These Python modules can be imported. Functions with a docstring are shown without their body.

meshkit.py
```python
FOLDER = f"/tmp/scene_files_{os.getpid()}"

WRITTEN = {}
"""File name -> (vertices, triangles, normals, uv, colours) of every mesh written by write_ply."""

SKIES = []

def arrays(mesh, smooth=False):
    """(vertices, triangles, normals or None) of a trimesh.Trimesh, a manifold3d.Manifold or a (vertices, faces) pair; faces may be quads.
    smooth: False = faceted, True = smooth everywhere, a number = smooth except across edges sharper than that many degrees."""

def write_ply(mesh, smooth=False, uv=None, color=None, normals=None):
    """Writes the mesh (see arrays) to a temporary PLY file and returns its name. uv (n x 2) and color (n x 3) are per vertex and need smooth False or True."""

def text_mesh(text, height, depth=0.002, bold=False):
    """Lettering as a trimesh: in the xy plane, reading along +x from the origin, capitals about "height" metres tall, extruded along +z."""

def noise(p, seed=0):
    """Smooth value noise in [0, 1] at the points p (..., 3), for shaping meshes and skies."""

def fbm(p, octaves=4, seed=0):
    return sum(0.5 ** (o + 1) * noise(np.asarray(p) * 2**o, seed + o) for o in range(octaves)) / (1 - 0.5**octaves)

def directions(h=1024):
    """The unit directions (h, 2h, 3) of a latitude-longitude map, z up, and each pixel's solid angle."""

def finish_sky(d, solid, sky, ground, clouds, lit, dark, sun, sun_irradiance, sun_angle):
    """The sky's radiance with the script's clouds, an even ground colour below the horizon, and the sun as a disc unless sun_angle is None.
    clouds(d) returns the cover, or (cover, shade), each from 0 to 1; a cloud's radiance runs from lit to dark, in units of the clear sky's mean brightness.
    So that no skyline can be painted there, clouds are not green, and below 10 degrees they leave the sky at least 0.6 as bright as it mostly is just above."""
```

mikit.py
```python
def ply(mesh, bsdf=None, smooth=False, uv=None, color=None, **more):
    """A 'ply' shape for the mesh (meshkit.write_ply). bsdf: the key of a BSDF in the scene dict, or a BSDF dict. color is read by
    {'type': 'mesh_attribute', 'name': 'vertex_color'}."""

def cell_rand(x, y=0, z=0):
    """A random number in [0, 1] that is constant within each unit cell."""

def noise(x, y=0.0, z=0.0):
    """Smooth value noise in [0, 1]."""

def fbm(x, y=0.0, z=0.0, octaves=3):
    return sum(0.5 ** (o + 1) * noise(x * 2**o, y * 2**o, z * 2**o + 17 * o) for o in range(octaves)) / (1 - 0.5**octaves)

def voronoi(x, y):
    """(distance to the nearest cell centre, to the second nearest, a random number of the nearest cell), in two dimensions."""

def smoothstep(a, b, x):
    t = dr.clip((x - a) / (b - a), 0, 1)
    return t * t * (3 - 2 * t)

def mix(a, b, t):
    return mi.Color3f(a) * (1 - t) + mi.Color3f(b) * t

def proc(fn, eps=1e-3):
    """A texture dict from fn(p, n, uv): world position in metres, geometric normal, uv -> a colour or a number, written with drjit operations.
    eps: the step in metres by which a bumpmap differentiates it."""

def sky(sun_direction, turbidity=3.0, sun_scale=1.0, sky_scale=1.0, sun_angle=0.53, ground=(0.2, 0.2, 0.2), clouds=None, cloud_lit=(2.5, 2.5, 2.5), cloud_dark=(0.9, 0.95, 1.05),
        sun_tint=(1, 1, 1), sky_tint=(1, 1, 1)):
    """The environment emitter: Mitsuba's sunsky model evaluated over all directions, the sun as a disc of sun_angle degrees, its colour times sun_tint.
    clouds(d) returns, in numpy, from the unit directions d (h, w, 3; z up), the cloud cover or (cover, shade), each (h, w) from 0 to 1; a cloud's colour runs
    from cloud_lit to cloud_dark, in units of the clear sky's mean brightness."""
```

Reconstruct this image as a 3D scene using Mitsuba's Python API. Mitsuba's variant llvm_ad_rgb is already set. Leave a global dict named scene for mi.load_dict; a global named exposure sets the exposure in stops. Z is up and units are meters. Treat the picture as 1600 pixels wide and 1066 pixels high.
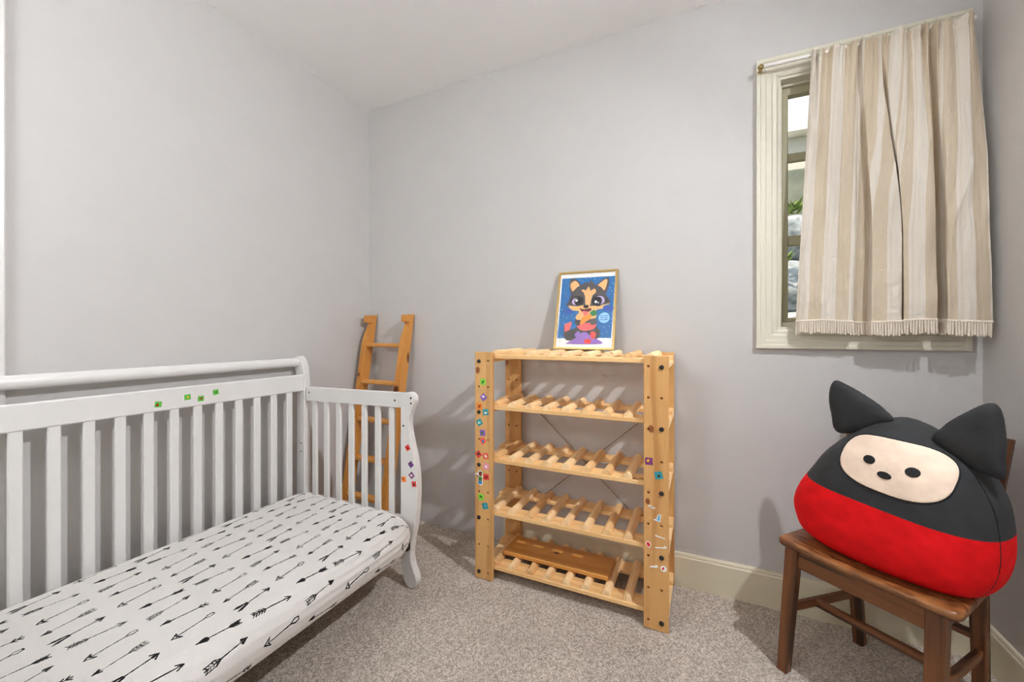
import math, random
import numpy as np
import trimesh, manifold3d as m3, shapely.geometry as sg
from shapely.ops import unary_union
import drjit as dr
import mitsuba as mi
import mikit, meshkit
from mikit import noise, fbm, voronoi, smoothstep, mix

T = mi.ScalarTransform4f
scene, labels = {}, {}

# ------------------------------------------------------------------ camera, lights, exposure
FPX, YH, PSI, CAM_Z = 634.146, 520.592, 0.4421, 1.09
scene['camera'] = {
    'type': 'perspective', 'fov_axis': 'x', 'fov': math.degrees(2 * math.atan(800 / FPX)),
    'principal_point_offset_x': 0.0, 'principal_point_offset_y': (533.0 - YH) / 1066.0,
    'near_clip': 0.05, 'far_clip': 200.0,
    'to_world': T().look_at(origin=[0, 0, CAM_Z], target=[-math.sin(PSI), math.cos(PSI), CAM_Z], up=[0, 0, 1])}
exposure = 0.06
LAMP, LAMP_AIM, LAMP_R = (0.77, 0.86, 2.25), (-1.0, -0.45, -0.82), 0.025      # unseen spotlight, out of view at upper right: where it is, where it points, its radius
LAMP_POWER = (6200.0, 6400.0, 6690.0)
SOFT_LAMP, SOFT_LAMP_R = (-1.15, -0.70, 1.85), 0.20                   # unseen round lamp behind the camera, placed to light the whole room softly
SOFT_LAMP_POWER = (21.5, 22.6, 23.3)
SKY_SCALE, SUN_SCALE = 5.5, 3.5
scene['sky'] = mikit.sky((-0.35, -0.55, 0.75), turbidity=4.0, sky_scale=SKY_SCALE, sun_scale=SUN_SCALE, ground=(0.25, 0.25, 0.22),
                         clouds=lambda d: np.full(d.shape[:2], 0.85), cloud_lit=(2.2, 2.25, 2.35), cloud_dark=(1.2, 1.25, 1.3))

XL, YB, XR, H, YF = -1.8907, 1.9047, 0.8441, 2.4758, -1.05    # the room: left, window wall, right, ceiling, wall behind the camera

# ------------------------------------------------------------------ materials
def rgb(c):                                                     # sRGB 0-255 -> linear
    c = np.asarray(c, float) / 255
    return [float(x) for x in np.where(c <= 0.04045, c / 12.92, ((c + 0.055) / 1.055) ** 2.4)]

def flat(key, c, rough=0.6, spec=0.3, two=True, **kw):
    b = {'type': 'principled', 'base_color': {'type': 'rgb', 'value': rgb(c)}, 'roughness': rough, 'specular': spec, **kw}
    scene[key] = {'type': 'twosided', 'bsdf': b} if two else b

def procmat(key, fn, rough=0.6, spec=0.3, bump=None, scale=1.0, eps=1e-3, **kw):
    b = {'type': 'principled', 'base_color': mikit.proc(fn), 'roughness': rough, 'specular': spec, **kw}
    if bump is not None:
        b = {'type': 'bumpmap', 'arbitrary': mikit.proc(bump, eps), 'scale': scale, 'bsdf': b}
    scene[key] = {'type': 'twosided', 'bsdf': b}

def wood(key, axis, light, dark, knot, ring=55.0, knots=1.0, rough=0.5, spec=0.35, off=0.0, stripe=0.5, knot_at=(), turn=(1.0, 0.0), **kw):
    light, dark, knot = rgb(light), rgb(dark), rgb(knot)
    def fn(p, n, uv):
        q = [turn[0] * p.x + turn[1] * p.y + off, turn[0] * p.y - turn[1] * p.x + 2.3 * off, p.z + 1.7 * off]
        a = q[axis]
        b, c = q[(axis + 1) % 3], q[(axis + 2) % 3]
        warp = fbm(a * 2.2, b * 9, c * 9, 3)
        g = noise(b * ring + warp * 3.2, c * ring, a * 1.3)
        fine = fbm(b * 420, c * 420, a * 9, 2)
        board = noise(b * 7 + 5, c * 7, a * 0.7)
        col = mix(light, dark, dr.clip(stripe * smoothstep(0.42, 0.85, g) + 0.35 * (fine - 0.5) + 0.55 * (board - 0.5), 0, 1))
        if knots:
            u, v = a * 4.2, (b + c) * 11.0
            d1, d2, r = voronoi(u, v)
            k = smoothstep(0.17, 0.06, d1) * mi.Float(dr.select(r < 0.33 * knots, 1.0, 0.0))
            col = mix(col, knot, 0.85 * k)
        for (ka, kb, kc, kr) in knot_at:
            d = dr.sqrt(dr.square((p.x, p.y, p.z)[axis] - ka) * 0.5 + dr.square((p.x, p.y, p.z)[(axis + 1) % 3] - kb) + dr.square((p.x, p.y, p.z)[(axis + 2) % 3] - kc))
            col = mix(col, knot, 0.95 * smoothstep(kr, kr * 0.55, d + 0.004 * (fine - 0.5)))
        return col
    procmat(key, fn, rough, spec, **kw)

def wall_bump(p, n, uv):
    return 0.0011 * fbm(p.x * 140, p.y * 140, p.z * 140, 2)
WALL = rgb((191, 188.3, 186))
procmat('paint_wall', lambda p, n, uv: mi.Color3f(WALL) * (0.985 + 0.03 * fbm(p.x * 9, p.y * 9, p.z * 9, 3)), 0.55, 0.25, wall_bump, 0.35)
CEIL = rgb((228, 226, 224))
procmat('paint_ceiling', lambda p, n, uv: mi.Color3f(CEIL) * (0.985 + 0.03 * fbm(p.x * 6, p.y * 6, p.z * 6, 3)), 0.8, 0.15)
flat('paint_trim', (208, 204, 187), 0.35, 0.4)
flat('paint_base', (212, 204, 180), 0.4, 0.35)
flat('paint_white', (214, 212, 209), 0.32, 0.45)

CA, CB, CC = rgb((206, 196, 186)), rgb((132, 120, 109)), rgb((172, 160, 149))
def carpet_col(p, n, uv):
    f = noise(p.x * 420, p.y * 420, p.z * 60)
    g = noise(p.x * 190 + 40, p.y * 190, 3.0)
    big = fbm(p.x * 5, p.y * 5, 0.0, 3)
    c = mix(CB, CA, smoothstep(0.2, 0.8, 0.6 * f + 0.4 * g))
    return mix(c, CC, 0.25) * (0.86 + 0.28 * big)
procmat('carpet', carpet_col, 0.95, 0.05, lambda p, n, uv: 0.004 * noise(p.x * 230, p.y * 230, 0.0), 1.0, 8e-4, sheen=0.3)

wood('pine_z', 2, (207, 161, 103), (174, 122, 68), (130, 74, 36), knots=0.25, stripe=0.65, knot_at=((0.925, -0.912, 1.569, 0.014), (0.872, -0.905, 1.874, 0.012)))
wood('pine_z_b', 2, (205, 157, 99), (172, 118, 64), (124, 68, 34), knots=0.25, stripe=0.7, off=3.7, knot_at=((0.737, -0.176, 1.569, 0.013), (0.468, -0.188, 1.569, 0.011)))
wood('pine_x', 0, (228, 188, 132), (196, 146, 88), (130, 76, 40), knots=0.5, stripe=0.5)
wood('pine_y', 1, (240, 208, 160), (208, 162, 108), (140, 88, 50), knots=0.25, stripe=0.5)
wood('pine_y_b', 1, (230, 190, 136), (196, 146, 92), (130, 78, 44), knots=0.25, stripe=0.5, off=1.9)
wood('honey_z', 2, (200, 138, 66), (166, 100, 40), (70, 26, 8), knots=0.35, rough=0.28, spec=0.5, stripe=0.5,
     knot_at=((0.775, -1.548, 1.760, 0.022), (0.845, -1.840, 1.775, 0.011)))
wood('honey_x', 0, (206, 146, 76), (172, 106, 46), (90, 36, 12), knots=0.7, rough=0.3, spec=0.5, stripe=0.55)
wood('plank_x', 0, (206, 148, 76), (176, 112, 50), (66, 32, 14), knots=0.4, rough=0.3, spec=0.5, stripe=0.6, off=0.6, knot_at=((-0.60, 1.735, 0.093, 0.014),))
CHAIR_O, CHAIR_R = (0.216, 1.561), (0.785, -0.620)            # front left corner of the chair's seat, its direction to the right
for k, ax in (('x', 0), ('y', 1), ('z', 2)):
    wood('dark_wood_' + k, ax, (112, 68, 36), (50, 29, 15), (34, 18, 9), ring=90, knots=0.0, rough=0.35, spec=0.45, stripe=0.9, turn=CHAIR_R)
SA, SB, SC = rgb((122, 77, 40)), rgb((76, 44, 23)), rgb((168, 114, 66))
def seat_col(p, n, uv):
    a, b = uv.x, uv.y                                          # across, front to back, in metres
    g = fbm(a * 16, b * 90, p.z * 90, 3)
    figure = fbm(a * 22 + 3 * fbm(a * 9, b * 9, p.z * 30), b * 60, p.z * 70, 3)
    wear = smoothstep(0.5, 0.75, fbm(a * 11 + 3, b * 17, 5.0, 3))
    c = mix(SA, SB, smoothstep(0.35, 0.7, g))
    c = mix(c, SC, 0.4 * smoothstep(0.5, 0.72, figure))
    return mix(c, SC, 0.35 * wear)
procmat('seat_wood', seat_col, 0.33, 0.5)

flat('bolt_black', (22, 22, 24), 0.4, 0.5)
flat('dark_metal', (36, 34, 33), 0.5, 0.5)
flat('steel', (146, 137, 123), 0.35, 0.5, metallic=0.6)
flat('brass', (160, 138, 92), 0.3, 0.5, metallic=0.9)
flat('gold_frame', (186, 158, 100), 0.3, 0.5, metallic=0.7)
flat('sage_sash', (162, 156, 128), 0.45, 0.4)
flat('rod_white', (226, 224, 220), 0.3, 0.5)
scene['pane_glass'] = {'type': 'thindielectric', 'int_ior': 1.5}
scene['sheet_glass'] = {'type': 'thindielectric', 'int_ior': 1.5}

# fitted sheet: rows of hand-drawn arrows printed on white cotton, uv in metres on the unrolled cloth
def arrow(kind):
    L, s = 0.052, []
    def seg(x0, y0, x1, y1, r0, r1=None): s.append((1.2 * x0, y0, 1.2 * x1, y1, 1.3 * r0, 1.3 * (r0 if r1 is None else r1)))
    if kind == 'solid':                                          # broad head, two full blades
        seg(0, L, 0, -0.02, .0012); seg(0, L, -.008, L - .013, .001, .0016); seg(0, L, .008, L - .013, .001, .0016); seg(0, L, 0, L - .012, .0008, .0034)
        seg(-.002, -.018, -.0055, -.042, .002, .0032); seg(.002, -.018, .0055, -.042, .002, .0032); seg(-.0055, -.042, -.007, -L, .003, .0005); seg(.0055, -.042, .007, -L, .003, .0005)
    elif kind == 'barbed':                                       # open head, inked barbs
        seg(0, L, 0, -L, .001); seg(0, L, -.006, L - .014, .0012); seg(0, L, .006, L - .014, .0012)
        for k in range(5):
            y = -.018 - .007 * k
            seg(0, y, -.007, y - .008, .0016, .0008); seg(0, y, .007, y - .008, .0016, .0008)
    elif kind == 'feather':                                      # long fletching outlined
        seg(0, L, 0, -L, .0009); seg(0, L, -.004, L - .014, .0008, .0024); seg(0, L, .004, L - .014, .0008, .0024)
        seg(0, -.014, -.0055, -.026, .0009); seg(-.0055, -.026, -.0055, -L, .0009); seg(0, -.014, .0055, -.026, .0009); seg(.0055, -.026, .0055, -L, .0009)
        for k in range(4):
            y = -.022 - .0075 * k
            seg(0, y, -.005, y - .005, .0008); seg(0, y, .005, y - .005, .0008)
    elif kind == 'outline':                                      # hollow head, looped tail
        seg(0, L - .012, 0, -.026, .0012); seg(0, L, -.009, L - .017, .0013); seg(0, L, .009, L - .017, .0013); seg(-.009, L - .017, 0, L - .011, .0011); seg(.009, L - .017, 0, L - .011, .0011)
        seg(0, -.026, -.005, -.038, .0011); seg(-.005, -.038, -.003, -.05, .0011); seg(-.003, -.05, .003, -.05, .0011); seg(.003, -.05, .005, -.038, .0011); seg(.005, -.038, 0, -.026, .0011)
    elif kind == 'cross':                                        # slim head, little crossed tail
        seg(0, L, 0, -L, .0013); seg(0, L, 0, L - .016, .0006, .0042); seg(0, L, .007, L - .018, .0008, .0012)
        for y in (-.032, -.042): seg(0, y, -.007, y - .008, .0019, .001); seg(0, y, .007, y - .008, .0019, .001)
    elif kind == 'wedge':                                        # solid wedge head, brushy tail
        seg(0, L, 0, L - .02, .0006, .0062); seg(0, L - .02, 0, -.03, .0011)
        for k in range(4):
            y = -.022 - .006 * k
            seg(0, y, -.006, y - .009, .0022, .0008); seg(0, y, .006, y - .009, .0022, .0008)
    return s
TX, TY = 0.27, 0.268
PRINT = [('solid', -1.422, .992, 1), ('barbed', -1.36, 1.007, 1), ('outline', -1.284, 1.006, -1), ('feather', -1.216, .9965, -1),
         ('wedge', -1.377, 1.1485, -1), ('feather', -1.3175, 1.137, 1), ('cross', -1.25, 1.1415, -1), ('outline', -1.182, 1.128, -1)]
SHEET, INK = rgb((196, 192, 188)), rgb((26, 24, 26))
def sheet_col(p, n, uv):
    d = mi.Float(1.0)
    wob = 0.0012 * (noise(uv.x * 160, uv.y * 160) - 0.5)
    for kind, cx, cy, sign in PRINT:
        x, y = uv.x - cx, uv.y - cy
        x = x - TX * dr.round(x / TX); y = y - TY * dr.round(y / TY)
        c, s = math.cos(0.12), math.sin(0.12) * (1 if kind in ('cross', 'barbed', 'wedge') else -1)
        x, y = (c * x - s * y) * sign, (s * x + c * y) * sign
        for x0, y0, x1, y1, r0, r1 in arrow(kind):
            ex, ey = x1 - x0, y1 - y0
            t = dr.clip(((x - x0) * ex + (y - y0) * ey) / (ex * ex + ey * ey), 0, 1)
            d = dr.minimum(d, dr.sqrt(dr.square(x - x0 - t * ex) + dr.square(y - y0 - t * ey)) - (r0 + (r1 - r0) * t))
    weave = 0.97 + 0.06 * noise(uv.x * 900, uv.y * 900)
    return mix(mi.Color3f(SHEET) * weave, INK, smoothstep(0.0006, -0.0004, d + wob))
procmat('sheet_cotton', sheet_col, 0.85, 0.1, sheen=0.3)

# curtain cloth: broad cream and tan satin stripes, uv.x = metres across the cloth
CL, CT, CE = rgb((204, 196, 184)), rgb((189, 174, 153)), rgb((194, 181, 164))
def curtain_col(p, n, uv):
    s = uv.x / 0.080
    f = s - dr.floor(s)
    st = smoothstep(0.0, 0.02, f) * (1 - smoothstep(0.48, 0.50, f))
    fine = 0.95 + 0.1 * noise(uv.x * 2200, uv.y * 60)
    edge = smoothstep(0.006, 0.0, dr.abs(f - 0.62) * 0.080)
    return mix(mix(CL, CT, st), CE, 0.5 * edge) * fine
def crinkle(p, n, uv):
    a = dr.abs(fbm(p.x * 22 + 3 * noise(p.z * 3, p.x * 4), p.z * 11, p.y * 8, 3) - 0.5)
    b = dr.abs(fbm(p.x * 9 - p.z * 14, p.z * 16 + p.x * 6, 2.0, 3) - 0.5)
    return 0.016 * dr.minimum(a, 0.12) + 0.014 * dr.minimum(b, 0.10)
procmat('curtain_cloth', curtain_col, 0.6, 0.2, crinkle, 1.0, 2e-3, sheen=0.3)
flat('fringe_cord', (222, 211, 196), 0.7, 0.2)

def plush(c):
    c = np.array(rgb(c))
    def fn(p, n, uv):
        return mi.Color3f(*[float(x) for x in c]) * (0.78 + 0.44 * fbm(p.x * 28, p.y * 28, p.z * 28, 4))
    return fn
def plush_bump(p, n, uv):
    return 0.004 * fbm(p.x * 45, p.y * 45, p.z * 45, 3)
procmat('plush_black', plush((48, 49, 50)), 0.75, 0.15, plush_bump, 0.5, sheen=0.7)
procmat('plush_red', plush((206, 16, 22)), 0.75, 0.15, plush_bump, 0.4, sheen=0.4, sheen_tint=0.8)
procmat('plush_cream', plush((226, 204, 184)), 0.8, 0.15, sheen=0.3)
flat('thread_black', (16, 16, 17), 0.6, 0.3)

def stone(p, n, uv):
    g = fbm(p.x * 5, p.y * 5, p.z * 5, 4); h = fbm(p.x * 22, p.y * 22, p.z * 22, 3)
    return mix(rgb((92, 106, 114)), rgb((190, 200, 206)), smoothstep(0.3, 0.7, 0.6 * g + 0.4 * h))
procmat('rock', stone, 0.9, 0.1)
flat('leaf', (112, 138, 62), 0.6, 0.3)
flat('siding', (206, 208, 200), 0.8, 0.1)
procmat('concrete', lambda p, n, uv: mix(rgb((96, 106, 98)), rgb((140, 148, 136)), fbm(p.x * 9, p.y * 9, p.z * 9, 4)), 0.9, 0.1)
procmat('soil', lambda p, n, uv: mix(rgb((92, 96, 78)), rgb((150, 150, 120)), fbm(p.x * 4, p.y * 4, p.z * 4, 4)), 0.95, 0.05)

# ------------------------------------------------------------------ mesh helpers
taken = {}
def numbered(name):
    n = taken.get(name, -1) + 1
    taken[name] = n
    return name if n == 0 else f'{name}_{n:03d}'

def tag(key, label=None, cat=None, group=None, kind=None):
    d = {k: v for k, v in (('label', label), ('category', cat), ('group', group), ('kind', kind)) if v}
    if d: labels[key] = d
    return key

def thing(name, label, cat, group=None):
    return tag(numbered(name), label, cat, group)

def add(name, mesh, bsdf, parent=None, smooth=False, uv=None, label=None, cat=None, group=None, kind=None, **more):
    key = numbered(f'{parent}__{name}' if parent else name)
    scene[key] = mikit.ply(mesh, bsdf, smooth=smooth, uv=uv, **more)
    return tag(key, label, cat, group, kind)

def struct(name, mesh, bsdf, parent=None, label=None, **kw):
    return add(name, mesh, bsdf, parent, kind=None if parent else 'structure', label=label, **kw)

def hull(pts):
    h = trimesh.convex.convex_hull(np.asarray(pts, float))
    return h

def box(x0, x1, y0, y1, z0, z1, c=0.002):
    """A box with chamfered edges."""
    c = min(c, 0.45 * min(abs(x1 - x0), abs(y1 - y0), abs(z1 - z0)))
    pts = []
    for x, sx in ((x0, c), (x1, -c)):
        for y, sy in ((y0, c), (y1, -c)):
            for z, sz in ((z0, c), (z1, -c)):
                pts += [(x, y + sy, z + sz), (x + sx, y, z + sz), (x + sx, y + sy, z)]
    return hull(pts)

def M(mesh):
    return m3.Manifold(m3.Mesh(np.asarray(mesh.vertices, np.float32), np.asarray(mesh.faces, np.uint32)))

def tm(man):
    m = man.to_mesh()
    return trimesh.Trimesh(np.asarray(m.vert_properties[:, :3], float), np.asarray(m.tri_verts), process=False)

def frame_matrix(o, ex, ey):
    ex, ey = np.asarray(ex, float), np.asarray(ey, float)
    ex /= np.linalg.norm(ex); ey -= ex * (ex @ ey); ey /= np.linalg.norm(ey)
    m = np.eye(4); m[:3, 0], m[:3, 1], m[:3, 2], m[:3, 3] = ex, ey, np.cross(ex, ey), o
    return m

def prism(pts, h, o=(0, 0, 0), ex=(1, 0, 0), ey=(0, 1, 0), bevel=0.0):
    """The polygon (or shapely polygon), in the plane through o along ex and ey, extruded by h along their cross product."""
    poly = pts if hasattr(pts, 'exterior') else sg.Polygon(pts)
    if not poly.is_valid: poly = poly.buffer(0)
    def sec(p): return m3.CrossSection([np.asarray(r.coords)[:-1] for r in [p.exterior, *p.interiors]], m3.FillRule.EvenOdd)
    if bevel:
        inner = poly.buffer(-bevel)
        a = m3.Manifold.extrude(sec(inner), h)
        b = m3.Manifold.extrude(sec(poly), h - 2 * bevel).translate([0, 0, bevel])
        man = a + b
    else:
        man = m3.Manifold.extrude(sec(poly), h)
    mesh = tm(man)
    mesh.apply_transform(frame_matrix(o, ex, ey))
    return mesh

def join(*ms):
    ms = ms[0] if len(ms) == 1 and isinstance(ms[0], (list, tuple)) else ms
    return trimesh.util.concatenate(list(ms))

def tube(pts, r, sides=8, cap=True):
    p = np.asarray(pts, float); n = len(p)
    r = np.broadcast_to(np.asarray(r, float), (n,))
    t = np.gradient(p, axis=0); t /= np.linalg.norm(t, axis=1, keepdims=True) + 1e-12
    a = np.cross(t[0], [0, 0, 1.0] if abs(t[0][2]) < 0.9 else [1.0, 0, 0]); a /= np.linalg.norm(a)
    A = []
    for i in range(n):
        a = a - t[i] * (a @ t[i]); a /= np.linalg.norm(a); A.append(a)
    A = np.array(A); B = np.cross(t, A)
    ang = np.arange(sides) * 2 * np.pi / sides
    v = (p[:, None] + r[:, None, None] * (np.cos(ang)[None, :, None] * A[:, None] + np.sin(ang)[None, :, None] * B[:, None])).reshape(-1, 3)
    i, j = np.meshgrid(np.arange(n - 1), np.arange(sides), indexing='ij')
    q = np.stack([i * sides + j, i * sides + (j + 1) % sides, (i + 1) * sides + (j + 1) % sides, (i + 1) * sides + j], -1).reshape(-1, 4)
    f = np.vstack([q[:, [0, 1, 2]], q[:, [0, 2, 3]]])
    if cap:
        v = np.vstack([v, p[0], p[-1]]); c0, c1 = n * sides, n * sides + 1
        k = np.arange(sides)
        f = np.vstack([f, np.stack([k * 0 + c0, (k + 1) % sides, k], 1), np.stack([k * 0 + c1, (n - 1) * sides + k, (n - 1) * sides + (k + 1) % sides], 1)])
    return trimesh.Trimesh(v, f, process=False)

def cyl(p0, p1, r, sides=20):
    p0, p1 = np.asarray(p0, float), np.asarray(p1, float)
    return tube([p0, p1], r, sides)

def ball(c, r, sub=3):
    m = trimesh.creation.icosphere(sub, r); m.apply_translation(c); return m

def catmull(pts, per=8, closed=False):
    p = np.asarray(pts, float); n = len(p); out = []
    for i in range(n if closed else n - 1):
        g = lambda k: p[k % n] if closed else p[min(max(k, 0), n - 1)]
        a, b, c, d = g(i - 1), g(i), g(i + 1), g(i + 2)
        for t in np.arange(per) / per:
            out.append(0.5 * (2 * b + (c - a) * t + (2 * a - 5 * b + 4 * c - d) * t ** 2 + (3 * b - a - 3 * c + d) * t ** 3))
    if not closed: out.append(p[-1])
    return np.array(out)

def grid_faces(n, m):
    i, j = np.meshgrid(np.arange(n - 1), np.arange(m - 1), indexing='ij')
    a = (i * m + j).ravel(); b = a + 1; c = a + m + 1; d = a + m
    return np.vstack([np.stack([a, b, c], 1), np.stack([a, c, d], 1)])

# ------------------------------------------------------------------ the room
WX0, WX1, WZ0, WZ1 = 0.262, 0.738, 1.103, 2.103               # window opening
def wall_slab(x0, x1, y0, y1, z0, z1): return box(x0, x1, y0, y1, z0, z1, 0.0005)
struct('wall_left', wall_slab(XL - 0.1, XL, YF - 0.1, YB + 0.1, -0.05, H + 0.05), 'paint_wall')
struct('wall_right', wall_slab(XR, XR + 0.1, YF - 0.1, YB + 0.1, -0.05, H + 0.05), 'paint_wall')
struct('wall_front', wall_slab(XL, XR, YF - 0.1, YF, -0.05, H + 0.05), 'paint_wall')
wb = M(wall_slab(XL - 0.1, XR + 0.1, YB, YB + 0.14, -0.05, H + 0.05)) - M(box(WX0, WX1, YB - 0.1, YB + 0.3, WZ0, WZ1, 0.0))
struct('wall_back', tm(wb), 'paint_wall')
struct('ceiling', wall_slab(XL - 0.1, XR + 0.1, YF - 0.1, YB + 0.14, H, H + 0.1), 'paint_ceiling')

def carpet_mesh():
    d = 0.007
    xs = np.arange(XL, XR + d, d); ys = np.arange(YF, YB + d, d)
    X, Y = np.meshgrid(xs, ys, indexing='ij')
    rng = np.random.default_rng(5)
    Z = rng.random(X.shape) * 0.005 - 0.004
    for _ in range(18):                                        # dents and strokes in the pile
        cx, cy, r = rng.uniform(XL, XR), rng.uniform(0.3, YB), rng.uniform(0.05, 0.16)
        Z -= 0.0025 * np.exp(-((X - cx) ** 2 + (Y - cy) ** 2) / r ** 2)
    return trimesh.Trimesh(np.stack([X, Y, Z], -1).reshape(-1, 3), grid_faces(*X.shape)[:, ::1], process=False)
cm = carpet_mesh()
if cm.face_normals[0][2] < 0: cm.invert()
struct('floor', cm, 'carpet', smooth=True)

def baseboard(L):
    """Profile (depth from the wall, height): plain board with a stepped, rounded cap."""
    return [(0, -0.006), (0.013, -0.006), (0.013, 0.122), (0.0115, 0.126), (0.0095, 0.128), (0.0095, 0.133), (0.0065, 0.1395), (0, 0.1416)]
bp = baseboard(0)
def extrude_profile(profile, start, along, out, length):
    """profile points (out, up) swept from start along a horizontal direction."""
    along, out = np.asarray(along, float), np.asarray(out, float)
    n = len(profile)
    p = np.array([np.asarray(start, float) + out * a + np.array([0, 0, b]) for a, b in profile])
    v = np.vstack([p, p + along * length])
    k = np.arange(n)
    f = np.vstack([np.stack([k, (k + 1) % n, (k + 1) % n + n], 1), np.stack([k, (k + 1) % n + n, k + n], 1)])
    poly = sg.Polygon(profile)
    tri = trimesh.creation.triangulate_polygon(poly, engine='earcut')
    idx = [int(np.argmin(np.abs(np.array(profile) - q).sum(1))) for q in tri[0]]
    cap = np.array(idx)[tri[1]]
    m = trimesh.Trimesh(v, np.vstack([f, cap, cap[:, ::-1] + n]), process=False)
    trimesh.repair.fix_normals(m)
    return m
struct('baseboard_back', extrude_profile(bp, (-0.945, YB, 0), (1, 0, 0), (0, -1, 0), XR + 0.945), 'paint_base')
struct('baseboard_right', extrude_profile(bp, (XR, YF, 0), (0, 1, 0), (-1, 0, 0), YB - 0.013 - YF), 'paint_base')
struct('trim_1', join(box(XL, XL + 0.016, 0.352, 0.443, 0, 2.16, 0.003), box(XL, XL + 0.020, 0.428, 0.446, 0, 2.16, 0.004)), 'paint_white')

# window: cream stepped casing, jamb, sage sash with two bars and three panes
struct('window_1', join(box(WX0 - 0.004, WX0 + 0.012, YB, YB + 0.14, WZ0, WZ1, 0.001), box(WX1 - 0.012, WX1 + 0.004, YB, YB + 0.14, WZ0, WZ1, 0.001),
                        box(WX0, WX1, YB, YB + 0.14, WZ1 - 0.012, WZ1 + 0.004, 0.001), box(WX0, WX1, YB, YB + 0.14, WZ0 - 0.004, WZ0 + 0.012, 0.001)), 'paint_trim')
def casing(side):
    """One mitred piece of the casing: profile (inward, out of the wall)."""
    prof = [(0, 0), (0, 0.022), (0.012, 0.022), (0.016, 0.018), (0.030, 0.018), (0.034, 0.014), (0.050, 0.014), (0.056, 0.010), (0.068, 0.010), (0.074, 0.006), (0.074, 0)]
    x0, x1, z0, z1 = 0.190, 0.810, 1.030, 2.176
    ends = {'left': ((x0, z0, 1, 1), (x0, z1, 1, -1)), 'right': ((x1, z1, -1, -1), (x1, z0, -1, 1)), 'top': ((x0, z1, 1, -1), (x1, z1, -1, -1)), 'bottom': ((x1, z0, -1, 1), (x0, z0, 1, 1))}[side]
    v = np.array([[(x + sx * a, YB - b, z + sz * a) for a, b in prof] for x, z, sx, sz in ends]).reshape(-1, 3)
    n = len(prof); k = np.arange(n)
    f = np.vstack([np.stack([k, (k + 1) % n, (k + 1) % n + n], 1), np.stack([k, (k + 1) % n + n, k + n], 1)])
    m = trimesh.Trimesh(v, f, process=False)
    c = m.vertices.mean(0)
    if np.sum(m.face_normals * (m.triangles_center - c) * m.area_faces[:, None]) < 0: m.invert()
    return m
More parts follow.
